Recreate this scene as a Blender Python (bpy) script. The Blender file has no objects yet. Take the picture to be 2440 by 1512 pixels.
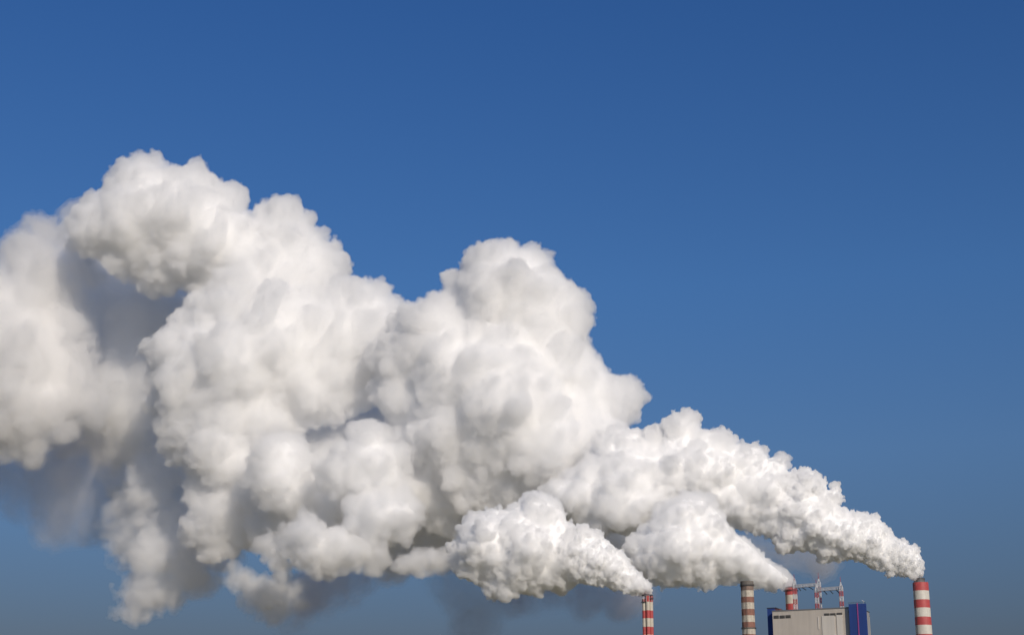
import bpy, bmesh, math, random
import numpy as np
import openvdb
from mathutils import Vector

S = bpy.context.scene
R = math.radians
# ------------------------------------------------------------------ camera
PITCH = R(16.4)
FPX = 5000.0 / 1.29549            # focal length in 2440-wide picture units
cam_d = bpy.data.cameras.new('camera')
cam = bpy.data.objects.new('camera', cam_d)
S.collection.objects.link(cam)
cam_d.sensor_width = 36.0
cam_d.lens = 36.0 * FPX / 2440.0
cam_d.clip_start = 0.5
cam_d.clip_end = 60000
cam.location = (0, 0, 2)
cam.rotation_euler = (R(90) + PITCH, 0, 0)
S.camera = cam
CP, SP = math.cos(PITCH), math.sin(PITCH)

def at(px, py, Y):
    """world point at distance Y (metres north) seen at 2440-wide picture position px, py"""
    u, v = (px - 1220.0) / FPX, (756.0 - py) / FPX
    fy, fz = CP - SP * v, SP + CP * v
    return Vector((u / fy * Y, Y, 2 + fz / fy * Y))

def mpp(Y):                         # metres per picture unit at distance Y
    return Y / FPX

# ------------------------------------------------------------------ sky and sun
SUN_AZ, SUN_EL = 155.0, 27.0        # clockwise from north (+Y), degrees
W = bpy.data.worlds.new('World'); S.world = W; W.use_nodes = True
nt = W.node_tree
bg = nt.nodes['Background']
sky = nt.nodes.new('ShaderNodeTexSky'); sky.sky_type = 'NISHITA'
sky.sun_disc = False
sky.sun_elevation = R(SUN_EL); sky.sun_rotation = R(SUN_AZ)
sky.air_density = 1.0; sky.dust_density = 0.6; sky.ozone_density = 2.0
tc = nt.nodes.new('ShaderNodeTexCoord')
sx = nt.nodes.new('ShaderNodeSeparateXYZ')
nt.links.new(tc.outputs['Generated'], sx.inputs[0])
ramp = nt.nodes.new('ShaderNodeValToRGB')
nt.links.new(sx.outputs['Z'], ramp.inputs[0])
def setramp(r, stops):
    e = r.color_ramp.elements
    while len(e) > 1: e.remove(e[-1])
    for i, (p, c) in enumerate(stops):
        el = e[0] if i == 0 else e.new(p)
        el.position = p; el.color = (*c, 1)
SKY_TINT = [(0.0, (.163, .165, .212)), (0.09, (.165, .174, .228)), (0.20, (.252, .348, .485)), (0.30, (.24, .41, .62)), (0.46, (.19, .39, .67)), (.62, (.42, .45, .50)), (1.0, (.5, .48, .46))]
setramp(ramp, SKY_TINT)
mul = nt.nodes.new('ShaderNodeMix'); mul.data_type = 'RGBA'; mul.blend_type = 'MULTIPLY'
mul.inputs['Factor'].default_value = 1
nt.links.new(sky.outputs[0], mul.inputs['A']); nt.links.new(ramp.outputs[0], mul.inputs['B'])
nt.links.new(mul.outputs['Result'], bg.inputs['Color'])
bg.inputs['Strength'].default_value = 0.12

sun_d = bpy.data.lights.new('sun', 'SUN')
sun_d.energy = 2.76; sun_d.angle = R(0.53); sun_d.color = (1.0, .885, .75)
sun = bpy.data.objects.new('sun', sun_d); S.collection.objects.link(sun)
az, el = R(SUN_AZ), R(SUN_EL)
sdir = Vector((math.sin(az) * math.cos(el), math.cos(az) * math.cos(el), math.sin(el)))
sun.rotation_euler = sdir.to_track_quat('Z', 'Y').to_euler()

S.render.engine = 'CYCLES'
S.view_settings.view_transform = 'Standard'
S.view_settings.look = 'None'
S.view_settings.exposure = 0.0
S.view_settings.gamma = 1.0
cy = S.cycles
cy.max_bounces = 64; cy.diffuse_bounces = 8; cy.volume_bounces = 40
cy.transparent_max_bounces = 64
cy.use_denoising = True
cy.use_adaptive_sampling = True
cy.adaptive_threshold = 0.03

# ------------------------------------------------------------------ helpers
def tag(o, label=None, cat=None, group=None, kind=None):
    if label: o['label'] = label
    if cat: o['category'] = cat
    if group: o['group'] = group
    if kind: o['kind'] = kind
    return o

def empty(name, loc):
    o = bpy.data.objects.new(name, None); o.location = loc
    S.collection.objects.link(o); return o

def mat_plain(name, col, rough=.8):
    m = bpy.data.materials.new(name); m.use_nodes = True
    b = m.node_tree.nodes['Principled BSDF']
    b.inputs['Base Color'].default_value = (*col, 1); b.inputs['Roughness'].default_value = rough
    return m

# ------------------------------------------------------------------ ground
def ground():
    me = bpy.data.meshes.new('ground')
    L = 30000
    me.from_pydata([(-L, -L, 0), (L, -L, 0), (L, L, 0), (-L, L, 0)], [], [(0, 1, 2, 3)])
    o = bpy.data.objects.new('ground', me); S.collection.objects.link(o)
    m = mat_plain('meadow', (.09, .10, .05))
    n = m.node_tree.nodes; l = m.node_tree.links
    t = n.new('ShaderNodeTexNoise'); t.inputs['Scale'].default_value = 60
    t.inputs['Detail'].default_value = 8
    r = n.new('ShaderNodeValToRGB'); setramp(r, [(.35, (.14, .14, .075)), (.65, (.26, .22, .14))])
    c = n.new('ShaderNodeTexCoord')
    l.new(c.outputs['Generated'], t.inputs['Vector']); l.new(t.outputs['Fac'], r.inputs[0])
    l.new(r.outputs[0], n['Principled BSDF'].inputs['Base Color'])
    me.materials.append(m); tag(o, kind='structure')
ground()

# ------------------------------------------------------------------ chimneys, boiler house, gantries
def za(x, y):                       # enlarged corner view -> picture units
    return ((2261 + x / 4.88) / 1.29549, (1700 + y / 4.88) / 1.29549)
def zb(x, y):
    return ((2661 + x / 4.88) / 1.29549, (1700 + y / 4.88) / 1.29549)
def zc(x, y):
    return ((1900 + x / 7.236) / 1.29549, (1750 + y / 7.236) / 1.29549)

def link_mesh(name, bm, mat, parent=None, loc=(0, 0, 0), smooth=False):
    bmesh.ops.recalc_face_normals(bm, faces=bm.faces)
    me = bpy.data.meshes.new(name); bm.to_mesh(me); bm.free()
    if smooth:
        me.polygons.foreach_set('use_smooth', np.ones(len(me.polygons), bool))
        me.set_sharp_from_angle(angle=R(35))
    me.materials.append(mat)
    o = bpy.data.objects.new(name, me); o.location = loc
    S.collection.objects.link(o)
    if parent: o.parent = parent
    return o

def lathe(bm, prof, n=40, cx=0, cy=0, caps=True):
    rings = []
    for r, z in prof:
        rings.append([bm.verts.new((cx + r * math.cos(2 * math.pi * i / n), cy + r * math.sin(2 * math.pi * i / n), z)) for i in range(n)])
    for a, b in zip(rings, rings[1:]):
        for i in range(n):
            bm.faces.new((a[i], a[(i + 1) % n], b[(i + 1) % n], b[i]))
    if caps:
        bm.faces.new(rings[0][::-1]); bm.faces.new(rings[-1])

def tube_wall(bm, ro, ri, z0, z1, n=40, cx=0, cy=0):      # hollow ring
    pr = [(ro, z0), (ro, z1), (ri, z1), (ri, z0)]
    rings = []
    for r, z in pr:
        rings.append([bm.verts.new((cx + r * math.cos(2 * math.pi * i / n), cy + r * math.sin(2 * math.pi * i / n), z)) for i in range(n)])
    for k in range(4):
        a, b = rings[k], rings[(k + 1) % 4]
        for i in range(n):
            bm.faces.new((a[i], a[(i + 1) % n], b[(i + 1) % n], b[i]))

def box(bm, x0, x1, y0, y1, z0, z1, M=None):
    v = [Vector((x, y, z)) for x in (x0, x1) for y in (y0, y1) for z in (z0, z1)]
    if M: v = [M @ p for p in v]
    v = [bm.verts.new(p) for p in v]
    for f in ((0, 1, 3, 2), (4, 6, 7, 5), (0, 4, 5, 1), (2, 3, 7, 6), (0, 2, 6, 4), (1, 5, 7, 3)):
        bm.faces.new([v[i] for i in f])

def bar(bm, a, b, w):
    a, b = Vector(a), Vector(b); d = (b - a)
    if d.length < 1e-6: return
    q = d.to_track_quat('Z', 'Y')
    v = []
    for e in (a, b):
        for sx, sy in ((-1, -1), (1, -1), (1, 1), (-1, 1)):
            v.append(bm.verts.new(e + q @ Vector((sx * w / 2, sy * w / 2, 0))))
    for f in ((3, 2, 1, 0), (4, 5, 6, 7), (0, 1, 5, 4), (1, 2, 6, 5), (2, 3, 7, 6), (3, 0, 4, 7)):
        bm.faces.new([v[i] for i in f])

def ring_rail(bm, r, z, n=28, h=1.2):
    for i in range(n):
        a0, a1 = 2 * math.pi * i / n, 2 * math.pi * (i + 1) / n
        p0, p1 = (r * math.cos(a0), r * math.sin(a0)), (r * math.cos(a1), r * math.sin(a1))
        bar(bm, (*p0, z), (*p0, z + h), .12)
        for k in (.55, 1.0): bar(bm, (*p0, z + h * k), (*p1, z + h * k), .10)

def banded(name, stops, rough=.6, grime=.25, bleed=.25):
    """painted bands by height: stops = [(z from here down, colour)] from the top, last colour pair repeats"""
    m = bpy.data.materials.new(name); m.use_nodes = True
    n, l = m.node_tree.nodes, m.node_tree.links
    b = n['Principled BSDF']; b.inputs['Roughness'].default_value = rough
    tc = n.new('ShaderNodeTexCoord')
    mp = n.new('ShaderNodeMapping'); mp.inputs['Scale'].default_value = (1, 1, .05)
    nz = n.new('ShaderNodeTexNoise'); nz.inputs['Scale'].default_value = .7; nz.inputs['Detail'].default_value = 6
    l.new(tc.outputs['Object'], mp.inputs[0]); l.new(mp.outputs[0], nz.inputs['Vector'])
    n2 = n.new('ShaderNodeTexNoise'); n2.inputs['Scale'].default_value = .35; n2.inputs['Detail'].default_value = 5
    l.new(tc.outputs['Object'], n2.inputs['Vector'])
    sp = n.new('ShaderNodeSeparateXYZ'); l.new(tc.outputs['Object'], sp.inputs[0])
    ad = n.new('ShaderNodeMath'); ad.operation = 'MULTIPLY_ADD'; ad.inputs[1].default_value = bleed * 2
    l.new(nz.outputs['Fac'], ad.inputs[0]); l.new(sp.outputs['Z'], ad.inputs[2])
    z0, z1 = stops[-1][0] - 1, stops[0][0] + 1
    mr = n.new('ShaderNodeMapRange'); mr.inputs['From Min'].default_value = z0; mr.inputs['From Max'].default_value = z1
    l.new(ad.outputs[0], mr.inputs['Value'])
    rp = n.new('ShaderNodeValToRGB'); rp.color_ramp.interpolation = 'CONSTANT'
    asc = stops[::-1]                                # ascending z; colour holds BELOW its z
    st = [(0.0, asc[0][1])]
    for (z, c), nx in zip(asc, asc[1:]): st.append(((z - z0) / (z1 - z0), nx[1]))
    setramp(rp, st)
    l.new(mr.outputs[0], rp.inputs[0])
    gr = n.new('ShaderNodeValToRGB'); setramp(gr, [(.3, (1 - grime,) * 3), (.62, (1, 1, 1))])
    mm = n.new('ShaderNodeMath'); mm.operation = 'MULTIPLY_ADD'; mm.inputs[1].default_value = .5
    hf = n.new('ShaderNodeMath'); hf.operation = 'MULTIPLY'; hf.inputs[1].default_value = .5
    l.new(n2.outputs['Fac'], hf.inputs[0]); l.new(nz.outputs['Fac'], mm.inputs[0]); l.new(hf.outputs[0], mm.inputs[2])
    l.new(mm.outputs[0], gr.inputs[0])
    mx = n.new('ShaderNodeMix'); mx.data_type = 'RGBA'; mx.blend_type = 'MULTIPLY'; mx.inputs['Factor'].default_value = 1
    l.new(rp.outputs[0], mx.inputs['A']); l.new(gr.outputs[0], mx.inputs['B'])
    l.new(mx.outputs['Result'], b.inputs['Base Color'])
    return m

RED, WHITE = (.53, .085, .085), (.72, .68, .60)
CREAM, BROWN, SOOT = (.66, .60, .50), (.33, .165, .125), (.13, .12, .115)
DARK = mat_plain('dark_steel', (.05, .05, .055), .6)
GREY = mat_plain('grey_metal', (.30, .30, .31), .5)
FLUE = mat_plain('flue_metal', (.13, .125, .125), .55)

def zs(f, x, ys, Y): return [at(*f(x, y), Y).z for y in ys]

def ladder(root, r, z0, z1, ang, name='ladder'):
    bm = bmesh.new(); c, s = math.cos(ang), math.sin(ang)
    for o in (-.4, .4):
        bar(bm, (r * c - o * s, r * s + o * c, z0), (r * c - o * s, r * s + o * c, z1), .18)
    k = z0
    while k < z1:
        bar(bm, (r * c - .4 * s, r * s + .4 * c, k), (r * c + .4 * s, r * s - .4 * c, k), .12); k += 1.2
    return link_mesh(name, bm, DARK, root)

def chimney_right():
    Y = 2060
    top = at(*zb(880, 475), Y); X = top.x
    r = 230 / 2 / 4.88 / 1.29549 * mpp(Y) * 1.0
    root = empty('chimney', (X, Y, 0))
    tag(root, 'thick red and white banded chimney at the right with a dark flue on top', 'chimney', 'power station chimneys')
    z = zs(zb, 900, (475, 600, 733, 860, 993, 1118, 1255), Y)
    h = z[1] - z[2]
    st = [(top.z, RED)] + [(zz, WHITE if i % 2 == 0 else RED) for i, zz in enumerate(z[1:])]
    k = len(st)
    for j in range(6): st.append((z[-1] - h * (j + 1), WHITE if (k + j) % 2 else RED))
    st.append((0, (.4, .39, .37)))
    m = banded('red_white_paint', st, bleed=.15)
    bm = bmesh.new()
    lathe(bm, [(r * 1.45, 0), (r * 1.2, 90), (r * 1.06, 180), (r, top.z - .4), (r * .985, top.z), (r * .8, top.z + .02)], 64)
    link_mesh('shaft', bm, m, root, smooth=True)
    fz = at(*zb(880, 405), Y).z
    bm = bmesh.new(); tube_wall(bm, r * .68, r * .62, top.z + .03, fz, 40, -r * .12, 0)
    link_mesh('flue', bm, FLUE, root, smooth=True)
    bm = bmesh.new(); tube_wall(bm, r * .72, r * .685, fz - 1.6, fz - 1.0, 40, -r * .12, 0); link_mesh('flue_band', bm, DARK, root, smooth=True)
    bm = bmesh.new(); ring_rail(bm, r * .95, top.z + .03); link_mesh('railing', bm, GREY, root)
    ladder(root, r + .7, 100, top.z, R(205))
    return root

def chimney_brown():
    Y = 1930
    top = at(*za(217, 455), Y); r = 190 / 2 / 4.88 / 1.29549 * mpp(Y)
    root = empty('chimney', (top.x, Y, 0))
    tag(root, 'old chimney with faded brown and cream bands and a sooty grey cap', 'chimney', 'power station chimneys')
    z = zs(za, 217, (520, 595, 690, 780, 880, 970, 1070, 1160, 1260), Y)
    st = [(z[0], (.28, .205, .17))]
    cols = [CREAM, BROWN]
    for i, zz in enumerate(z[1:]): st.append((zz, cols[i % 2]))
    h = z[2] - z[3]
    for j in range(6): st.append((z[-1] - h * (j + 1), cols[(len(st) - 1) % 2]))
    st.append((0, (.3, .29, .27)))
    m = banded('faded_band_paint', st, rough=.85, grime=.45, bleed=.35)
    bm = bmesh.new()
    lathe(bm, [(r * 1.5, 0), (r * 1.2, 100), (r * 1.03, 190), (r, z[0])], 56)
    link_mesh('shaft', bm, m, root, smooth=True)
    bm = bmesh.new()
    tube_wall(bm, r * 1.03, r * .8, z[0] + .02, top.z, 48)
    link_mesh('cap', bm, mat_grime('sooty_concrete', (.20, .18, .16), .4), root, smooth=True)
    for zz, e in ((z[0] - .6, 1.13), (z[7] - .6, 1.17)):
        bm = bmesh.new(); tube_wall(bm, r * e, r * 1.035, zz, zz + .5, 48); ring_rail(bm, r * e - .1, zz + .5, 30)
        link_mesh('platform', bm, DARK, root)
    ladder(root, r * 1.06 + .6, 100, z[0], R(250))

def mat_grime(name, col, amt=.4, scale=.5, rough=.8, vert=.15):
    m = mat_plain(name, col, rough); n, l = m.node_tree.nodes, m.node_tree.links
    tc = n.new('ShaderNodeTexCoord'); mp = n.new('ShaderNodeMapping'); mp.inputs['Scale'].default_value = (1, 1, vert)
    nz = n.new('ShaderNodeTexNoise'); nz.inputs['Scale'].default_value = scale; nz.inputs['Detail'].default_value = 7
    rp = n.new('ShaderNodeValToRGB')
    setramp(rp, [(.3, tuple(c * (1 - amt) for c in col)), (.7, tuple(min(1, c * (1 + amt * .25)) for c in col))])
    l.new(tc.outputs['Object'], mp.inputs[0]); l.new(mp.outputs[0], nz.inputs['Vector']); l.new(nz.outputs['Fac'], rp.inputs[0])
    l.new(rp.outputs[0], n['Principled BSDF'].inputs['Base Color'])
    return m

def chimney_mid():
    Y = 1985
    top = at(*za(882, 552), Y); r = 178 / 2 / 4.88 / 1.29549 * mpp(Y)
    root = empty('chimney', (top.x, Y, 0))
    tag(root, 'bright red and cream chimney rising behind the boiler house roof', 'chimney', 'power station chimneys')
    z = zs(za, 882, (665, 800, 935), Y)
    h = z[0] - z[1]
    st = [(top.z, RED), (z[0], CREAM), (z[1], RED), (z[2], CREAM)]
    for j in range(6): st.append((z[2] - h * (j + 1), RED if j % 2 == 0 else CREAM))
    st.append((0, (.3, .29, .27)))
    bm = bmesh.new()
    lathe(bm, [(r * 1.5, 0), (r * 1.2, 100), (r * 1.03, 190), (r, top.z), (r * .8, top.z + .02)], 56)
    link_mesh('shaft', bm, banded('bright_band_paint', st, bleed=.3), root, smooth=True)
    bm = bmesh.new(); tube_wall(bm, r * 1.05, r * .85, top.z + .03, top.z + .9, 48); link_mesh('rim', bm, DARK, root, smooth=True)
    pz = at(*za(882, 600), Y).z
    bm = bmesh.new(); tube_wall(bm, r * 1.18, r * 1.02, pz, pz + .5, 48); ring_rail(bm, r * 1.17, pz + .5, 30)
    link_mesh('platform', bm, DARK, root)
    ladder(root, r * 1.04 + .6, 100, top.z, R(215))

def chimney_bundle():
    Y = 1905
    top = at(*zc(712, 640), Y); u = mpp(Y) / 7.236 / 1.29549
    root = empty('chimney', (top.x, Y, 0))
    tag(root, 'slim chimney of bundled red and cream pipes at the left', 'chimney', 'power station chimneys')
    z = zs(zc, 715, (785, 975, 1150, 1340), Y)
    h = z[1] - z[2]
    st = [(top.z + 3, RED), (z[0], CREAM), (z[1], RED), (z[2], CREAM), (z[3], RED)]
    for j in range(7): st.append((z[3] - h * (j + 1), CREAM if j % 2 == 0 else RED))
    st.append((0, (.3, .29, .27)))
    m = banded('pipe_band_paint', st, bleed=.15)
    fr = 46 * u; off = 75 * u
    for i, (cx, cy) in enumerate(((0, -off * .8), (-off, 0), (off, 0), (0, off * .8))):
        bm = bmesh.new(); zt = top.z - (3.5 if i == 1 else 0)
        lathe(bm, [(fr * 1.05, 0), (fr, 120), (fr, zt), (fr * .8, zt + .02)], 32, cx, cy)
        link_mesh('flue', bm, m, root, smooth=True)
    bm = bmesh.new(); lathe(bm, [(off * .62, 0), (off * .62, top.z - 8)], 24); link_mesh('column', bm, mat_grime('core_brown', (.12, .06, .04)), root)
    bm = bmesh.new(); tz = at(*zc(715, 622), Y).z
    tube_wall(bm, off + fr, off + fr - .9, tz - .5, tz + .3, 40); link_mesh('crown_ring', bm, DARK, root, smooth=True)
    bm = bmesh.new()
    for i in range(10):
        a = 2 * math.pi * i / 10
        bar(bm, ((off + fr - .5) * math.cos(a), (off + fr - .5) * math.sin(a), top.z - 7), ((off + fr - .5) * math.cos(a), (off + fr - .5) * math.sin(a), tz - .5), .35)
    link_mesh('crown_frame', bm, mat_plain('white_steel', (.6, .58, .55)), root)
    for (x0, x1, yy0, yy1) in ((580, 655, 735, 778), (752, 840, 680, 705)):
        a, b = at(*zc(x0, yy1), Y), at(*zc(x1, yy0), Y)
        bm = bmesh.new(); box(bm, a.x - top.x, b.x - top.x, -off * 1.2, off * .9, a.z, a.z + .4)
        xa, xb = a.x - top.x, b.x - top.x
        for xx in (xa, (xa + xb) / 2, xb): bar(bm, (xx, -off * 1.2, a.z + .4), (xx, -off * 1.2, b.z), .2)
        for q in (.5, 1): bar(bm, (xa, -off * 1.2, a.z + (b.z - a.z) * q), (xb, -off * 1.2, a.z + (b.z - a.z) * q), .18)
        link_mesh('platform', bm, DARK, root)

def boiler_house():
    P0, P1 = at(*za(600, 910), 1150.0), None
    # right end of the wall: same height, farther along the picture
    k = at(*za(1742, 855), 1.0); Y1 = (P0.z - 2) / (k.z - 2)
    P1 = at(*za(1742, 855), Y1)
    ex = Vector((P1.x - P0.x, P1.y - P0.y, 0)); L = ex.length; ex.normalize()
    ey = Vector((-ex.y, ex.x, 0))                       # into the building
    if ey.y < 0: ey = -ey
    H = P0.z
    root = empty('boiler_house', (P0.x, P0.y, 0)); root.rotation_euler = (0, 0, math.atan2(ex.y, ex.x))
    tag(root, 'pale grey windowless boiler house with dark louvre strips and blue stair towers', 'building')
    def st(x, y, off=0.0):                              # corner view -> wall coordinates
        p = Vector(za(x, y)); d = at(p.x, p.y, 1.0) - Vector((0, 0, 2))
        o = Vector((0, 0, 2)); q = Vector((P0.x, P0.y, 0)) + ey * off
        t = (q - o).dot(ey) / d.dot(ey)
        w = o + d * t
        return (w - q).dot(ex), w.z
    clad = mat_cladding('pale_cladding', (.54, .49, .43))
    light = mat_cladding('light_cladding', (.66, .62, .56))
    blue = mat_cladding('blue_cladding', (.018, .055, .24))
    mag = mat_plain('magenta_trim', (.33, .07, .25), .6)
    louv = mat_plain('louvre_grey', (.10, .095, .09), .7)
    D = 62
    bm = bmesh.new(); box(bm, 0, L, 0, D, 0, H); link_mesh('wall', bm, clad, root)
    bm = bmesh.new(); box(bm, -.3, L + .3, -.3, D + .3, H + .003, H + .75); link_mesh('roof_edge', bm, mat_plain('roof_trim', (.16, .17, .19)), root)
    for (x0, x1, y0, y1) in ((1345, 1555, 975, 1260), (1567, 1672, 960, 1260), (1285, 1310, 985, 1170)):
        s0, zt = st(x0, y0); s1, zb_ = st(x1, y1)
        bm = bmesh.new(); box(bm, s0, s1, -.35, -.003, zb_ - 60 if y1 > 1200 else zb_, zt)
        link_mesh('light_panel', bm, light, root)
    for (x0, x1, y0, y1) in ((625, 697, 970, 1010), (715, 787, 968, 1008), (803, 877, 963, 1003), (1385, 1460, 937, 975), (1475, 1552, 935, 972), (1572, 1652, 928, 967)):
        s0, zt = st(x0, y0); s1, zb_ = st(x1, y1)
        fr = link_mesh('louvre', louvre_bm(s0, s1, zb_, zt), louv, root)
        bm = bmesh.new(); box(bm, s0 - .15, s1 + .15, -.10, -.004, zb_ - .15, zt + .15); link_mesh('backing', bm, mat_plain('louvre_backing', (.25, .235, .215), .8), root)
    # blue stair towers
    a, zt = st(1748, 797, -3.0); b, _ = st(2003, 797, -3.0)
    bm = bmesh.new(); box(bm, a, b, -3.0, -.6, 0, zt); t = link_mesh('stair_tower', bm, blue, root); RT = (a, b, zt)
    m0, _ = st(1872, 797, -3.3); m1, _ = st(1887, 797, -3.3)
    bm = bmesh.new(); box(bm, m0, m1, -3.4, -3.003, 0, zt + .6); o = link_mesh('stripe', bm, mag, root); o.parent = t
    bm = bmesh.new()
    n = 10
    for i in range(n + 1):
        xx = a + (b - a) * i / n
        bar(bm, (xx, -2.9, zt), (xx, -2.9, zt + 1.1), .09)
    bar(bm, (a, -2.9, zt + 1.1), (b, -2.9, zt + 1.1), .1); bar(bm, (a, -2.9, zt + .6), (b, -2.9, zt + .6), .08)
    o = link_mesh('railing', bm, DARK, root); o.parent = t
    c, zc_ = st(2012, 905, -.5)
    bm = bmesh.new(); box(bm, L + .003, b - .25, -.597, 7.5, 0, zc_); link_mesh('side_bay', bm, mat_cladding('grey_cladding', (.36, .355, .36)), root)
    bm = bmesh.new(); box(bm, L + .003, b, -.59, 7.8, zc_ + .003, zc_ + .5); link_mesh('bay_roof', bm, DARK, root)
    a2, z2 = st(522, 862, 6.0); b2, _ = st(655, 862, 6.0)
    bm = bmesh.new(); box(bm, a2, -.003, 6.0, 24, 0, z2)
    t2 = link_mesh('stair_tower', bm, blue, root)
    bm = bmesh.new(); box(bm, a2 - .25, b2, 5.75, 24.2, z2 + .003, z2 + .5)
    o = link_mesh('tower_roof', bm, DARK, root); o.parent = t2
    # roof gear
    bm = bmesh.new()
    for i in range(7):
        xx = b2 + .5 + i * .8
        bar(bm, (xx, 1.0, H + .75), (xx, 1.0, H + 1.9), .1)
    bar(bm, (b2, 1, H + 1.9), (b2 + 5.6, 1, H + 1.9), .12); bar(bm, (b2, 1, H + 1.35), (b2 + 5.6, 1, H + 1.35), .1)
    box(bm, b2 + 1, b2 + 2.4, 2, 4, H + .753, H + 1.7); box(bm, b2 + 3.2, b2 + 4.2, 2, 4, H + .753, H + 2.1)
    link_mesh('roof_gear', bm, mat_plain('red_brown_gear', (.22, .09, .08)), root)
    xx = a + (b - a) * .84
    bm = bmesh.new(); bar(bm, (xx, -1, zt), (xx, -1, zt + 1.9), .14)
    bar(bm, (xx, -1, zt + 1.9), (xx - .9, -1.2, zt + 2.4), .3); bar(bm, (xx, -1, zt + 1.9), (xx + .7, -1.2, zt + 1.7), .3)
    link_mesh('antenna', bm, mat_plain('white_plastic', (.7, .7, .7)), root)

def louvre_bm(s0, s1, z0, z1):
    bm = bmesh.new(); n = 5
    for i in range(n + 1):
        x = s0 + (s1 - s0) * i / n
        box(bm, x - .08, x + .08, -.32, -.105, z0, z1)
    k = 6
    for i in range(k):
        zz = z0 + (z1 - z0) * (i + .5) / k
        box(bm, s0, s1, -.28, -.12, zz - .085, zz + .085)
    return bm

def mat_cladding(name, col):
    m = mat_plain(name, col, .65); n, l = m.node_tree.nodes, m.node_tree.links
    b = n['Principled BSDF']
    tc = n.new('ShaderNodeTexCoord')
    mp = n.new('ShaderNodeMapping'); mp.inputs['Scale'].default_value = (1, 1, .05)
    nz = n.new('ShaderNodeTexNoise'); nz.inputs['Scale'].default_value = .45; nz.inputs['Detail'].default_value = 8
    l.new(tc.outputs['Object'], mp.inputs[0]); l.new(mp.outputs[0], nz.inputs['Vector'])
    n2 = n.new('ShaderNodeTexNoise'); n2.inputs['Scale'].default_value = .05; n2.inputs['Detail'].default_value = 4
    l.new(tc.outputs['Object'], n2.inputs['Vector'])
    mi = n.new('ShaderNodeMath'); mi.operation = 'ADD'; l.new(nz.outputs['Fac'], mi.inputs[0]); l.new(n2.outputs['Fac'], mi.inputs[1])
    hm = n.new('ShaderNodeMath'); hm.operation = 'MULTIPLY'; hm.inputs[1].default_value = .5; l.new(mi.outputs[0], hm.inputs[0])
    rp = n.new('ShaderNodeValToRGB')
    setramp(rp, [(.36, tuple(c * .86 for c in col)), (.6, tuple(c * 1.05 for c in col))])
    l.new(hm.outputs[0], rp.inputs[0]); l.new(rp.outputs[0], b.inputs['Base Color'])
    wv = n.new('ShaderNodeTexWave'); wv.wave_type = 'BANDS'; wv.bands_direction = 'X'; wv.inputs['Scale'].default_value = .9
    l.new(tc.outputs['Object'], wv.inputs['Vector'])
    bp = n.new('ShaderNodeBump'); bp.inputs['Strength'].default_value = .12; bp.inputs['Distance'].default_value = .1
    l.new(wv.outputs['Fac'], bp.inputs['Height']); l.new(bp.outputs[0], b.inputs['Normal'])
    return m

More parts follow.
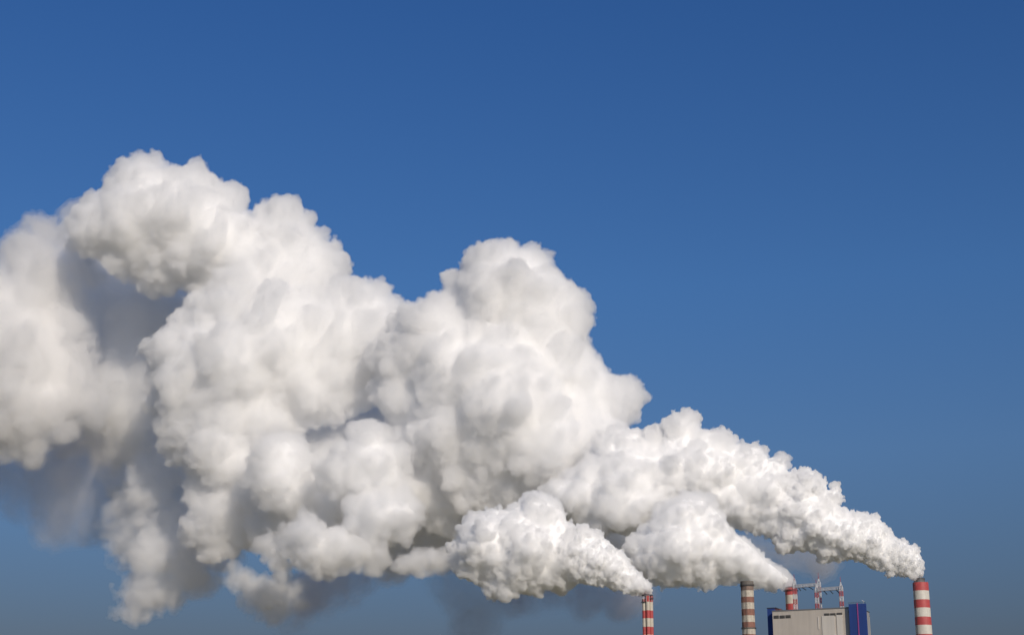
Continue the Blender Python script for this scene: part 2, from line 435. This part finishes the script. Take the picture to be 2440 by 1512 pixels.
def gantry(label, tipL, tipR, beamL, beamR, strings, YR, hidebase=0):
    """portal of two lattice masts; corner-view positions of tips and beam ends"""
    TR = at(*za(*tipR), YR); BR = at(*za(*beamR), YR)
    kl = at(*za(*beamL), 1.0); YL = (BR.z - 2) / (kl.z - 2)
    BL = at(*za(*beamL), YL); TL = at(*za(*tipL), YL)
    BL.x = TL.x = (BL.x + TL.x) / 2; BR.x = TR.x = (BR.x + TR.x) / 2
    root = empty('lattice_gantry', ((BL.x + BR.x) / 2, (YL + YR) / 2, 0))
    tag(root, label, 'pylon', 'lattice gantries behind the boiler house')
    o = root.location
    w = 2.6; bh = 4.15
    for B, T in ((BL, TL), (BR, TR)):
        base = Vector((B.x - o.x, B.y - o.y, 0))
        zb0 = B.z + 1.4                                # beam top
        st = [(T.z + 1, (.35, .06, .09)), (zb0 + 3.2, (.62, .62, .64))]
        zz = zb0 - 4.0
        alt = 0
        while zz > 20 and len(st) < 28:
            st.append((zz, (.42, .09, .11) if alt == 0 else (.62, .62, .64))); zz -= bh; alt ^= 1
        st.append((0, (.4, .4, .42)))
        m = banded('lattice_paint', st, grime=.1, bleed=0)
        bm = bmesh.new()
        def lv(z):                                     # half width
            return w / 2 if z <= zb0 else max(.1, w * .30 * (1 - (z - zb0) / (T.z - 4 - zb0))) if z < T.z - 4 else .1
        z = 0.0; step = 3.0
        lev = [0.0]
        while lev[-1] + step < T.z - 4: lev.append(lev[-1] + (step if lev[-1] < zb0 else 1.8))
        lev.append(T.z - 4)
        cs = ((-1, -1), (1, -1), (1, 1), (-1, 1))
        for a, b in zip(lev, lev[1:]):
            ha, hb = lv(a), lv(b)
            tk = .36 if b > 100 else .3
            for i, (sx, sy) in enumerate(cs):
                tx, ty = cs[(i + 1) % 4]
                bar(bm, base + Vector((sx * ha, sy * ha, a)), base + Vector((sx * hb, sy * hb, b)), tk)
                bar(bm, base + Vector((sx * ha, sy * ha, a)), base + Vector((tx * hb, ty * hb, b)), tk * .75)
                bar(bm, base + Vector((tx * ha, ty * ha, a)), base + Vector((sx * hb, sy * hb, b)), tk * .75)
                bar(bm, base + Vector((sx * hb, sy * hb, b)), base + Vector((tx * hb, ty * hb, b)), tk * .75)
        bar(bm, base + Vector((0, 0, T.z - 4)), base + Vector((0, 0, T.z)), .32)
        link_mesh('mast', bm, m, root)
    # beam
    a, b = Vector((BL.x - o.x, BL.y - o.y, BL.z)), Vector((BR.x - o.x, BR.y - o.y, BR.z))
    d = (b - a); Ln = d.length; d.normalize(); nrm = Vector((-d.y, d.x, 0))
    bm = bmesh.new(); n = int(Ln / 2.2); hh, hw = 1.05, 1.2
    for i in range(n):
        p, q = a + d * (Ln * i / n), a + d * (Ln * (i + 1) / n)
        for sv in (-1, 1):
            for sh in (-1, 1):
                bar(bm, p + Vector((0, 0, sv * hh)) + nrm * sh * hw, q + Vector((0, 0, sv * hh)) + nrm * sh * hw, .42)
        for sh in (-1, 1):
            s = 1 if i % 2 else -1
            bar(bm, p + Vector((0, 0, -s * hh)) + nrm * sh * hw, q + Vector((0, 0, s * hh)) + nrm * sh * hw, .36)
            bar(bm, p + Vector((0, 0, -hh)) + nrm * sh * hw, p + Vector((0, 0, hh)) + nrm * sh * hw, .3)
    link_mesh('crossbeam', bm, mat_plain('galvanised_white', (.52, .53, .56), .5), root)
    glz = mat_plain('insulator_glaze', (.03, .045, .06), .25)
    for f, dx, dz in strings:
        bm = bmesh.new(); p = a + d * (Ln * f) + Vector((0, 0, -hh)); q = p + d * dx + Vector((0, -2.0, -dz))
        bar(bm, p, q, .18)
        nd = 9
        quat = (q - p).to_track_quat('Z', 'Y')
        for i in range(nd):
            c = p.lerp(q, (i + .7) / nd)
            vs = []
            for r_, hz in ((.42, -.10), (.16, .13)):
                vs.append([bm.verts.new(c + quat @ Vector((r_ * math.cos(k * math.pi / 4), r_ * math.sin(k * math.pi / 4), hz))) for k in range(8)])
            for k in range(8): bm.faces.new((vs[0][k], vs[0][(k + 1) % 8], vs[1][(k + 1) % 8], vs[1][k]))
            bm.faces.new(vs[0][::-1]); bm.faces.new(vs[1])
        link_mesh('insulator', bm, glz, root)

chimney_right(); chimney_brown(); chimney_mid(); chimney_bundle()
boiler_house()
gantry('taller red and white lattice gantry, beginning in front of the red chimney', (925, 345), (1290, 320), (935, 529), (1300, 501),
       ((.16, 1.6, 3.0), (.30, 3.4, 2.9), (.58, 3.6, 2.9), (.86, 3.0, 2.2)), 1310)
gantry('lower red and white lattice gantry with the mast nearest the blue stair tower', (1258, 420), (1618, 385), (1263, 582), (1637, 552),
       ((.30, 2.4, 3.4), (.55, 2.2, 3.3), (.80, 2.4, 3.2)), 1290)

# ------------------------------------------------------------------ steam: signed-distance clouds grown out of spheres
def poly_sdf(P, x, y):
    """signed distance (positive inside) of points x,y to closed polygon P"""
    P = np.asarray(P, float); n = len(P)
    d2 = np.full(x.shape, 1e18); ins = np.zeros(x.shape, bool)
    for i in range(n):
        ax, ay = P[i]; bx, by = P[(i + 1) % n]
        ex, ey = bx - ax, by - ay
        t = np.clip(((x - ax) * ex + (y - ay) * ey) / (ex * ex + ey * ey + 1e-9), 0, 1)
        d2 = np.minimum(d2, (x - ax - t * ex) ** 2 + (y - ay - t * ey) ** 2)
        c = (ay > y) != (by > y)
        with np.errstate(divide='ignore', invalid='ignore'):
            xi = ax + (y - ay) / (by - ay) * ex
        ins ^= c & (x < xi)
    d = np.sqrt(d2)
    return np.where(ins, d, -d)

class Field:
    def __init__(s, lo, hi, vox, band=0.0):
        s.vox = vox
        s.i0 = np.floor(np.asarray(lo) / vox).astype(int)
        s.n = np.ceil(np.asarray(hi) / vox).astype(int) - s.i0 + 1
        s.band = max(6.0 * vox, band)
        s.a = np.full(s.n, s.band, np.float32)
    def spheres(s, C, r, k=0.0):
        vox, a = s.vox, s.a
        for c, q in zip(C, r):
            m = q + s.band - vox
            lo = np.maximum(np.ceil((c - m) / vox).astype(int) - s.i0, 0)
            hi = np.minimum(np.floor((c + m) / vox).astype(int) - s.i0 + 1, s.n)
            if (hi <= lo).any(): continue
            g = [((np.arange(lo[i], hi[i]) + s.i0[i]) * vox - c[i]).astype(np.float32) ** 2 for i in range(3)]
            d = np.sqrt(g[0][:, None, None] + g[1][None, :, None] + g[2][None, None, :]) - np.float32(q)
            b = a[lo[0]:hi[0], lo[1]:hi[1], lo[2]:hi[2]]
            if k > 0:
                h = np.maximum(k - np.abs(b - d), 0) / k
                np.minimum(b, d, out=d); d -= h * h * (k * .25)
                b[...] = d
            else:
                np.minimum(b, d, out=b)
    def mesh(s, iso=0.0):
        g = openvdb.FloatGrid(s.band)
        g.copyFromArray(s.a, ijk=tuple(int(v) for v in s.i0))
        g.transform = openvdb.createLinearTransform(voxelSize=s.vox)
        p, t, q = g.convertToPolygons(isovalue=iso, adaptivity=0.0)
        return p, t, q

def np_mesh(name, p, t, q, smooth=True):
    me = bpy.data.meshes.new(name)
    nv, ntr, nq = len(p), len(t), len(q)
    me.vertices.add(nv); me.vertices.foreach_set('co', np.ascontiguousarray(p, np.float32).ravel())
    loops = np.concatenate([np.asarray(t).ravel(), np.asarray(q).ravel()]).astype(np.int32)
    me.loops.add(len(loops)); me.loops.foreach_set('vertex_index', loops)
    starts = np.concatenate([np.arange(ntr) * 3, ntr * 3 + np.arange(nq) * 4]).astype(np.int32)
    me.polygons.add(ntr + nq); me.polygons.foreach_set('loop_start', starts)
    me.update(calc_edges=True)
    if smooth: me.polygons.foreach_set('use_smooth', np.ones(ntr + nq, bool))
    return me

def lerp_ramp(x, stops):
    return np.interp(x, [a for a, _ in stops], [b for _, b in stops])

VOLS = {}
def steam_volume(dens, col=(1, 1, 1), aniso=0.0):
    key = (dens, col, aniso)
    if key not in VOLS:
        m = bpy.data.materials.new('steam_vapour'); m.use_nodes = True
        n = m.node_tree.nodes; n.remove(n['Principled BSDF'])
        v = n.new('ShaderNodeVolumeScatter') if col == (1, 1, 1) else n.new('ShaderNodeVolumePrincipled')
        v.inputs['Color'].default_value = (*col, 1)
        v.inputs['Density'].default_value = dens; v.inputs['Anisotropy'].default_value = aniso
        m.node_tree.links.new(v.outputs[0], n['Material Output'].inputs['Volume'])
        VOLS[key] = m
    return VOLS[key]
LVS = ((2.5, .4), (1.2, .4), (.55, .5), (.35, .35))
LV = ((1.6, .5), (.8, .8), (.42, .7))
CORE = mat_plain('steam_core', (.97, .97, .97), 1.0)
CORE.node_tree.nodes['Principled BSDF'].inputs['Specular IOR Level'].default_value = 0

def patch(p, seed, size):
    """smooth 0..2 noise: where a cloud is crumbly and where it is smooth"""
    g = np.random.default_rng(seed + 99)
    v = np.zeros(len(p))
    for i in range(6):
        w = g.normal(0, 1, 3); w *= 2 * math.pi / size / g.uniform(.7, 2.2) / np.linalg.norm(w)
        v += np.sin(p @ w + g.uniform(0, 6.28))
    return np.clip(1 + v * .55, 0.1, 2.2)

def lattice(n, cell, rng):
    """smooth value noise on an n-shaped grid, one random value every `cell` voxels"""
    m = [int(math.ceil(k / cell)) + 3 for k in n]
    g = rng.standard_normal(m).astype(np.float32)
    for ax in range(3):
        x = np.arange(n[ax]) / cell + rng.random()
        i = np.floor(x).astype(int); w = (x - i).astype(np.float32); w = w * w * (3 - 2 * w)
        sh = [1, 1, 1]; sh[ax] = -1; w = w.reshape(sh)
        a = np.take(g, i, axis=ax); b = np.take(g, i + 1, axis=ax)
        b -= a; b *= w; b += a; g = b
    return g

def turbulence(F, amp, lam, octs, rng, gain=.56, plain=.35, top=0.0):
    """billowy noise pushed into the field: round bulges, torn creases"""
    N = 0.0
    for o in range(octs):
        cell = lam / F.vox / 2 ** o
        if cell < 1.6: break
        g = lattice(F.n, cell, rng)
        A = amp * gain ** o
        N = N + (A * plain) * g - (A * 1.2) * (np.abs(g) - .75)

    F.a += np.maximum(N, -(F.band - top - 1.5 * F.vox))     # never reaches the empty air round the cloud

def cloud(name, label, poly, Y, puffs, dens, vox=1.5, depth=0.8, rmax=90, levels=None, k=0.0,
          seed=1, core=None, shells=(), noise=None, yslope=None, pack=.55, rmin=6, group=None, root=None, inset=1.0, pname='billow', cat='steam plume', tint=(1, 1, 1)):
    """poly: outline in picture units; puffs: [(px, bump radius in picture units)]; depth: thickness over width"""
    rng = np.random.default_rng(seed)
    levels = LV if levels is None else levels
    P = np.asarray(poly, float)
    lo, hi = P.min(0), P.max(0)
    step = 3.0 if (hi - lo).max() > 150 else 1.5
    gx, gy = np.meshgrid(np.arange(lo[0], hi[0], step), np.arange(lo[1], hi[1], step))
    gx, gy = gx.ravel(), gy.ravel()
    d = poly_sdf(P, gx, gy)
    bump = lerp_ramp(gx, puffs)
    lim = lerp_ramp(gx, rmax) if isinstance(rmax, (list, tuple)) else np.full(len(gx), rmax)
    rad = np.minimum(np.minimum(d - bump * inset, lim), d)
    rad = np.where(rad < d * .35, d * .35, rad)
    ok = (rad > np.minimum(rmin, bump) * .5) & (d > 2)
    gx, gy, d, rad, bump = gx[ok], gy[ok], d[ok], rad[ok], bump[ok]
    order = np.argsort(-(rad * rng.uniform(.75, 1.15, len(rad))))
    C, Rr = [], []
    free = np.ones(len(gx), bool)
    for i in order:
        if not free[i]: continue
        r = rad[i]
        free &= (gx - gx[i]) ** 2 + (gy - gy[i]) ** 2 > (pack * r) ** 2
        T = depth * d[i]                       # half thickness here
        us = [0.0] if T < r * 1.15 else list(np.arange(-(T - r), (T - r) + 1e-6, max(r * .9, 2 * (T - r) / 6 + 1e-6)))
        for u in us:
            uu = u + rng.uniform(-.25, .25) * r
            yy = (yslope(gx[i], gy[i]) if yslope else Y) + uu * mpp(Y)
            shrink = 1.0 if T < r else math.sqrt(max(.15, 1 - (u / (T + 1e-6)) ** 2 * .8))
            C.append(at(gx[i], gy[i], yy)); Rr.append(r * mpp(Y) * (.7 + .3 * shrink))
    C = np.array([tuple(c) for c in C]); Rr = np.array(Rr)
    top = max([0.0] + [i for i, _ in shells])
    band = 0.0 if not noise else noise[0] * 2.4 + top + 2 * vox
    mx = float(np.max([b for _, b in puffs])) * mpp(Y) * 1.6 + 8 * vox + band
    F = Field((C - Rr[:, None]).min(0) - mx, (C + Rr[:, None]).max(0) + mx, vox, band)
    F.spheres(C, Rr, k)
    base = F.a.copy() if core is not None else None
    for li, (frac, cover) in enumerate(levels):
        p, t, q = F.mesh()
        p = np.asarray(p)
        vy = p[:, 1] * CP + (p[:, 2] - 2) * SP
        ppx = 1220 + p[:, 0] / vy * FPX
        b = lerp_ramp(ppx, puffs) * frac * mpp(Y)
        prob = cover * vox * vox / (math.pi * b * b * .5) * patch(p, seed + li * 7, 60 * frac)
        sel = np.nonzero((rng.random(len(p)) < prob) & (b > vox * .8))[0]
        rr = b[sel] * np.minimum(.5 * rng.random(len(sel)) ** -.45, 1.5)
        cc = p[sel] + rng.normal(0, 1, (len(sel), 3)) * (rr * .12)[:, None]
        # sink the bump so that about half shows: towards the inside along the field's slope
        idx = np.clip(np.round(p[sel] / vox).astype(int) - F.i0, 1, F.n - 2)
        G = np.stack([F.a[idx[:, 0] + 1, idx[:, 1], idx[:, 2]] - F.a[idx[:, 0] - 1, idx[:, 1], idx[:, 2]],
                      F.a[idx[:, 0], idx[:, 1] + 1, idx[:, 2]] - F.a[idx[:, 0], idx[:, 1] - 1, idx[:, 2]],
                      F.a[idx[:, 0], idx[:, 1], idx[:, 2] + 1] - F.a[idx[:, 0], idx[:, 1], idx[:, 2] - 1]], 1)
        G /= np.linalg.norm(G, axis=1)[:, None] + 1e-6
        cc -= G * (rr * rng.uniform(.3, .8, len(sel)))[:, None]
        F.spheres(cc, rr, min(k, .35 * float(np.mean(rr))) if (k and len(rr)) else 0)
    if noise: turbulence(F, *noise, rng=rng, top=top)
    if root is None:
        org = Vector(tuple(C.mean(0)))
        root = empty(name, org)
        tag(root, label, cat, group)
    org = np.array(root.location)
    tot = [0]
    def part(nm, iso, mat, a=None):
        if a is not None: F.a = a
        p, t, q = F.mesh(iso)
        p, t, q = drop_islands(np.asarray(p), np.asarray(t), np.asarray(q), .05 if iso > 0 else .02 if iso == 0 else .34)
        me = np_mesh(nm, p - org, t, q)
        me.materials.append(mat)
        o = bpy.data.objects.new(nm, me); S.collection.objects.link(o); o.parent = root
        tot[0] += len(p)
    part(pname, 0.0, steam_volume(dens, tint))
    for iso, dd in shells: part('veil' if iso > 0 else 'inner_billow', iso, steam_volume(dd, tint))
    if core is not None and base.min() < -core * 1.2: part('core', -core, CORE, base)
    print('CLOUD', name, 'spheres', len(C), 'grid', F.a.size // 1000000, 'verts', tot[0], flush=True)
    return root

def drop_islands(p, t, q, keep=.004):
    """leave only pieces that hold a fair share of the surface"""
    n = len(p)
    t = t.reshape(-1, 3); q = q.reshape(-1, 4)
    lab = np.arange(n)
    e = np.concatenate([q[:, [0, 1]], q[:, [1, 2]], q[:, [2, 3]], q[:, [3, 0]], t[:, [0, 1]], t[:, [1, 2]], t[:, [2, 0]]])
    for _ in range(400):
        m = np.minimum(lab[e[:, 0]], lab[e[:, 1]])
        new = lab.copy()
        np.minimum.at(new, e[:, 0], m); np.minimum.at(new, e[:, 1], m)
        new = new[new]; new = new[new]
        if (new == lab).all(): break
        # hook roots
        r0, r1 = new[e[:, 0]], new[e[:, 1]]
        np.minimum.at(new, np.maximum(r0, r1), np.minimum(r0, r1))
        lab = new
    cnt = np.bincount(lab, minlength=n)
    good = cnt[lab] >= max(60, keep * n)
    if good.all() or not good.any(): return p, t, q
    idx = np.cumsum(good) - 1
    t = idx[t[good[t[:, 0]]]] if len(t) else t
    q = idx[q[good[q[:, 0]]]] if len(q) else q
    return p[good], t, q

# outlines of the plumes, in picture units (2440 wide)
P_JET_R = [(2202,1376),(2200,1325),(2185,1297),(2150,1284),(2127,1285),(2118,1250),(2085,1225),(2060,1222),(2040,1215),(2005,1212),(2014,1180),(2008,1155),(1990,1142),(1970,1145),(1975,1165),(1955,1140),(1955,1122),(1920,1108),(1888,1118),(1850,1140),(1830,1200),(1840,1260),(1850,1305),(1920,1315),(1985,1344),(2030,1335),(2060,1347),(2100,1364),(2150,1369),(2176,1378)]
FINE = ((1.3, .6), (.7, .8), (.42, .75), (.26, .6))
rp = cloud('steam_plume', 'dense white steam plume pouring from the rightmost red and white chimney', P_JET_R, 2060,
      [(1850, 12), (2000, 10), (2120, 8), (2200, 4.5)], .55, vox=.7, rmax=[(1800, 46), (2060, 30), (2200, 15)], rmin=4, inset=.7,
      levels=FINE, core=2.2, seed=1, pname='jet', noise=(.8, 7, 3))
P_RIGHT = [(1960,1125),(1920,1110),(1888,1118),(1890,1085),(1868,1068),(1836,1080),(1830,1055),(1800,1045),(1740,1055),(1725,1025),(1695,1013),(1670,1022),(1678,990),(1655,974),(1610,977),(1575,1003),(1568,1030),(1550,1032),(1520,1010),(1490,1010),(1400,1050),(1350,1150),(1400,1220),(1480,1260),(1600,1240),(1700,1250),(1810,1280),(1850,1305),(1930,1315),(1960,1250)]
cloud('steam_plume', '', P_RIGHT, 2070, [(1400, 18), (1800, 12), (2000, 11)], .20, vox=.95, rmax=[(1400, 70), (1800, 48), (2000, 40)], inset=.7,
      levels=((1.5, .5), (.7, .55), (.4, .55), (.26, .5)), core=4.5, seed=21, root=rp, noise=(1.4, 13, 4), shells=((-2.5, .2),))
P_SADDLE = [(1230,1215),(1300,1150),(1400,1090),(1500,1060),(1620,1120),(1660,1190),(1600,1255),(1500,1265),(1420,1262),(1350,1240)]
cloud('steam_plume', '', P_SADDLE, 2050, [(1200, 14), (1700, 13)], .10, vox=1.1, rmax=70, k=3, core=8, seed=22, root=rp, noise=(2.0, 20, 4), shells=((-3, .12),), inset=.6)
P_MID = [(1897,1396),(1888,1370),(1860,1345),(1830,1325),(1810,1300),(1775,1270),(1755,1262),(1735,1225),(1700,1185),(1660,1172),(1620,1172),(1580,1195),(1530,1255),(1498,1300),(1490,1350),(1530,1380),(1560,1395),(1640,1405),(1690,1408),(1720,1392),(1760,1385),(1800,1395),(1840,1408),(1870,1402)]
cloud('steam_plume', 'low white steam plume drifting left from the red chimney behind the boiler house', P_MID, 1985,
      [(1450, 16), (1700, 12), (1900, 5)], .18, vox=.95, rmax=[(1500, 70), (1750, 46), (1900, 22)], k=1.5, core=4, seed=2, noise=(1.4, 14, 3), inset=.7)
P_JET_L = [(1556,1415),(1553,1390),(1535,1370),(1510,1345),(1490,1320),(1470,1303),(1455,1288),(1430,1268),(1400,1258),(1360,1260),(1335,1290),(1335,1340),(1370,1385),(1400,1391),(1440,1397),(1480,1407),(1520,1421),(1540,1417)]
lp = cloud('steam_plume', 'bright curling steam plume from the slim chimney of bundled pipes', P_JET_L, 1905,
      [(1340, 11), (1450, 8), (1556, 4)], .6, vox=.65, rmax=[(1340, 40), (1450, 26), (1556, 13)], rmin=4, levels=FINE, core=2.2, seed=3, pname='jet', noise=(.8, 7, 3), inset=.7)
P_LEFT = [(1420,1262),(1360,1240),(1355,1210),(1330,1180),(1290,1168),(1250,1172),(1210,1200),(1160,1195),(1110,1240),(1080,1290),(1072,1330),(1090,1365),(1140,1385),(1160,1410),(1200,1425),(1240,1425),(1290,1410),(1340,1410),(1375,1385),(1420,1370)]
cloud('steam_plume', '', P_LEFT, 1925, [(1100, 17), (1300, 12), (1450, 9)], .26, vox=.95, rmax=[(1100, 70), (1300, 50), (1450, 40)], core=4, seed=31, root=lp, noise=(1.5, 14, 4), inset=.7)
P_TOWER = [(1110,600),(1150,587),(1195,564),(1240,585),(1270,573),(1310,600),(1340,645),(1385,690),(1400,720),(1418,745),(1405,800),(1430,850),(1460,885),(1500,905),(1535,935),(1520,970),(1495,1000),(1490,1030),(1540,1080),(1560,1140),(1500,1220),(1400,1250),(1250,1270),(1100,1230),(1000,1150),(965,1060),(920,1000),(900,920),(890,840),(940,780),(985,735),(1040,710),(1085,670),(1100,640)]
cloud('steam_cloud', 'tallest central white steam tower with a rounded twin peaked top', P_TOWER, 2160,
      [(900, 14), (1500, 11)], .07, vox=1.2, rmax=110, k=5, core=14, seed=43, levels=LVS, noise=(2.0, 22, 5), shells=((1.2, .035), (-4, .05), (-9, .07)), cat='steam cloud', inset=.75)
P_BANK = [(985,740),(940,705),(915,677),(870,673),(825,695),(760,698),(690,690),(590,665),(500,675),(470,710),(440,740),(400,755),(395,800),(335,815),(350,870),(340,930),(365,1000),(380,1070),(420,1110),(455,1150),(480,1210),(430,1250),(445,1290),(500,1325),(560,1320),(592,1280),(600,1200),(640,1060),(740,1010),(800,1010),(900,960),(960,1040),(1000,900)]
cloud('steam_cloud', 'broad pale steam bank left of the central tower', P_BANK, 2220,
      [(400, 16), (900, 13)], .065, vox=1.4, rmax=100, k=6, core=18, seed=5, levels=LVS, noise=(2.3, 26, 5), shells=((1.4, .03), (-5, .04), (-11, .05)), cat='steam cloud', inset=.75)
# the low cloud: lobes bulging at different depths
LOBES = [([(580,1130),(600,1070),(640,1022),(690,1020),(735,1060),(748,1110),(740,1190),(700,1235),(640,1215),(600,1180)], 2120),
         ([(745,1110),(790,1080),(825,1040),(835,1008),(880,998),(918,1010),(930,1045),(980,1068),(975,1120),(985,1180),(880,1190),(800,1190),(750,1160)], 2080),
         ([(806,1240),(815,1190),(860,1170),(930,1160),(985,1170),(1020,1215),(1005,1260),(960,1290),(880,1300),(820,1280)], 2060),
         ([(660,1255),(720,1230),(760,1240),(800,1262),(870,1285),(915,1305),(928,1340),(905,1358),(850,1352),(800,1368),(750,1372),(705,1350),(680,1310)], 2050),
         ([(585,1120),(760,1095),(880,1110),(970,1060),(1060,1170),(1120,1250),(1080,1290),(1010,1240),(900,1300),(700,1320),(620,1320),(590,1250)], 2175),
         ([(940,1345),(985,1312),(1030,1300),(1070,1312),(1085,1345),(1060,1372),(1000,1368)], 2030),
         ([(612,1300),(640,1258),(670,1260),(690,1310),(705,1350),(700,1395),(665,1415),(650,1370),(620,1340)], 2075)]
lw = None
for i, (pl, yy) in enumerate(LOBES):
    lw = cloud('steam_cloud', 'low bulging steam cloud in lobes beneath the pale bank', pl, yy,
      [(600, 13), (1050, 10)], .05, vox=1.15, rmax=56, k=4, core=12, seed=60 + i, noise=(2.8, 24, 4), shells=((1.6, .03), (-4, .06), (-8, .06)), cat='steam cloud', inset=.5, root=lw, pname='lobe', depth=.9)
P_CROWN = [(235,470),(250,420),(295,375),(330,356),(365,365),(385,385),(430,395),(470,398),(495,435),(545,448),(578,468),(577,500),(600,510),(650,496),(700,500),(725,530),(775,550),(797,590),(820,640),(805,670),(828,692),(790,740),(690,780),(560,780),(490,730),(440,682),(390,690),(330,690),(290,660),(245,630),(215,590),(200,545),(180,505),(215,490)]
cloud('steam_cloud', 'high white steam head at the upper left, the topmost one', P_CROWN, 2265,
      [(200, 16), (800, 13)], .065, vox=1.4, rmax=100, k=6, core=18, seed=7, levels=LVS, noise=(2.3, 26, 5), shells=((1.4, .03), (-5, .04), (-11, .05)), cat='steam cloud', inset=.75)
P_FAR = [(-160,700),(-60,640),(0,612),(35,580),(70,538),(110,528),(145,535),(165,580),(195,610),(212,650),(205,700),(220,760),(230,850),(230,900),(250,960),(235,1000),(180,1010),(140,1060),(60,1085),(-60,1110),(-160,1090)]
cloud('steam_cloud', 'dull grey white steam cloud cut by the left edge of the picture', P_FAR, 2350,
      [(-100, 20), (250, 17)], .032, vox=1.9, rmax=90, k=6, core=24, seed=8, noise=(5, 42, 4), shells=((5, .016), (-8, .03)), cat='steam cloud', inset=1.3, tint=(.985, .984, .984))  # tint dims this cloud: shade put into the vapour colour
P_SHADE = [(140,535),(180,506),(230,520),(300,640),(440,660),(500,680),(520,760),(460,860),(420,1000),(480,1200),(440,1290),(340,1220),(300,1140),(180,1060),(160,900),(190,740)]
cloud('steam_cloud', 'blue grey shaded steam in the gap behind the upper left head', P_SHADE, 2475,
      [(100, 26), (500, 24)], .022, vox=2.2, rmax=110, k=10, core=22, seed=9, noise=(7, 50, 4), shells=((6, .012), (-8, .02)), cat='steam cloud')
P_BACK = [(580,1080),(700,1000),(900,960),(1100,1100),(1400,1150),(1540,1200),(1560,1330),(1500,1385),(1350,1380),(1100,1330),(1000,1330),(880,1330),(700,1310),(620,1270)]
cloud('steam_cloud', 'shaded grey steam seen only in the gaps between the lower plumes', P_BACK, 2300,
      [(600, 26), (1500, 24)], .035, vox=2.6, rmax=90, k=8, core=18, seed=12, noise=(4, 40, 3), shells=((6, .012),), cat='steam cloud')
WISPS = [([(295,1130),(308,1088),(345,1080),(390,1106),(412,1150),(395,1205),(365,1245),(318,1240),(300,1180)], 2300, .036),
         ([(242,1260),(250,1212),(300,1185),(370,1200),(440,1215),(480,1290),(440,1340),(330,1345),(260,1330)], 2340, .020),
         ([(300,1320),(325,1275),(370,1258),(425,1275),(450,1320),(430,1370),(370,1390),(310,1380)], 2300, .034),
         ([(282,1410),(300,1365),(370,1355),(460,1350),(510,1365),(470,1415),(400,1450),(325,1482),(288,1462)], 2320, .026),
         ([(400,1310),(470,1300),(580,1318),(570,1360),(490,1398),(410,1390)], 2330, .020),
         ([(385,1230),(420,1190),(480,1205),(520,1290),(490,1330),(425,1320),(390,1275)], 2310, .028)]
wr = None
for i, (pl, yy, dd) in enumerate(WISPS):
    wr = cloud('steam_wisp', 'ragged dim steam wisp hanging at the lower left', pl, yy,
      [(200, 13), (500, 13)], dd, vox=1.3, rmax=44, k=4, depth=.8, core=24, seed=80 + i, noise=(5, 30, 4), shells=((4, dd * .5), (-5, dd)), inset=.3, cat='steam wisp', root=wr, pname='shred')
TAILS = [([(534,1350),(575,1340),(615,1368),(660,1370),(690,1400),(670,1440),(610,1440),(565,1415),(542,1388)], 2190, .035),
         ([(560,1430),(620,1405),(690,1390),(730,1390),(710,1440),(680,1470),(640,1482),(595,1462)], 2200, .026)]
wr = None
for i, (pl, yy, dd) in enumerate(TAILS):
    wr = cloud('steam_wisp', 'small torn steam wisp under the low bulging cloud', pl, yy,
      [(500, 8), (700, 8)], dd, vox=1.1, rmax=36, k=3, depth=.8, core=14, seed=90 + i, noise=(3.6, 22, 4), shells=((3, dd * .5), (-4, dd)), inset=.3, cat='steam wisp', root=wr, pname='shred')
# thin smoke under and behind the plumes; tint paints in part of the shade
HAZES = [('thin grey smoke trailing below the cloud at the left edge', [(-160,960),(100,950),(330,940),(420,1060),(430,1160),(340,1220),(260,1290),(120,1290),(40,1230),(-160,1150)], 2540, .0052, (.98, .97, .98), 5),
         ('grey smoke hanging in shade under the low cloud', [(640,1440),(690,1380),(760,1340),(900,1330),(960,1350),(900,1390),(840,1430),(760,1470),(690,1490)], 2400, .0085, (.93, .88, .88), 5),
         ('shade-darkened smoke sinking below the left plume to the bottom edge', [(1020,1385),(1080,1350),(1180,1380),(1240,1420),(1225,1450),(1190,1500),(1150,1560),(1080,1560),(1060,1450)], 2400, .0045, (.78, .77, .78), 5),
         ('shade-darkened smoke streak reaching right towards the slim chimney', [(1160,1410),(1260,1390),(1400,1380),(1500,1385),(1545,1425),(1500,1450),(1420,1458),(1320,1450),(1220,1452)], 2400, .008, (.80, .74, .75), 4),
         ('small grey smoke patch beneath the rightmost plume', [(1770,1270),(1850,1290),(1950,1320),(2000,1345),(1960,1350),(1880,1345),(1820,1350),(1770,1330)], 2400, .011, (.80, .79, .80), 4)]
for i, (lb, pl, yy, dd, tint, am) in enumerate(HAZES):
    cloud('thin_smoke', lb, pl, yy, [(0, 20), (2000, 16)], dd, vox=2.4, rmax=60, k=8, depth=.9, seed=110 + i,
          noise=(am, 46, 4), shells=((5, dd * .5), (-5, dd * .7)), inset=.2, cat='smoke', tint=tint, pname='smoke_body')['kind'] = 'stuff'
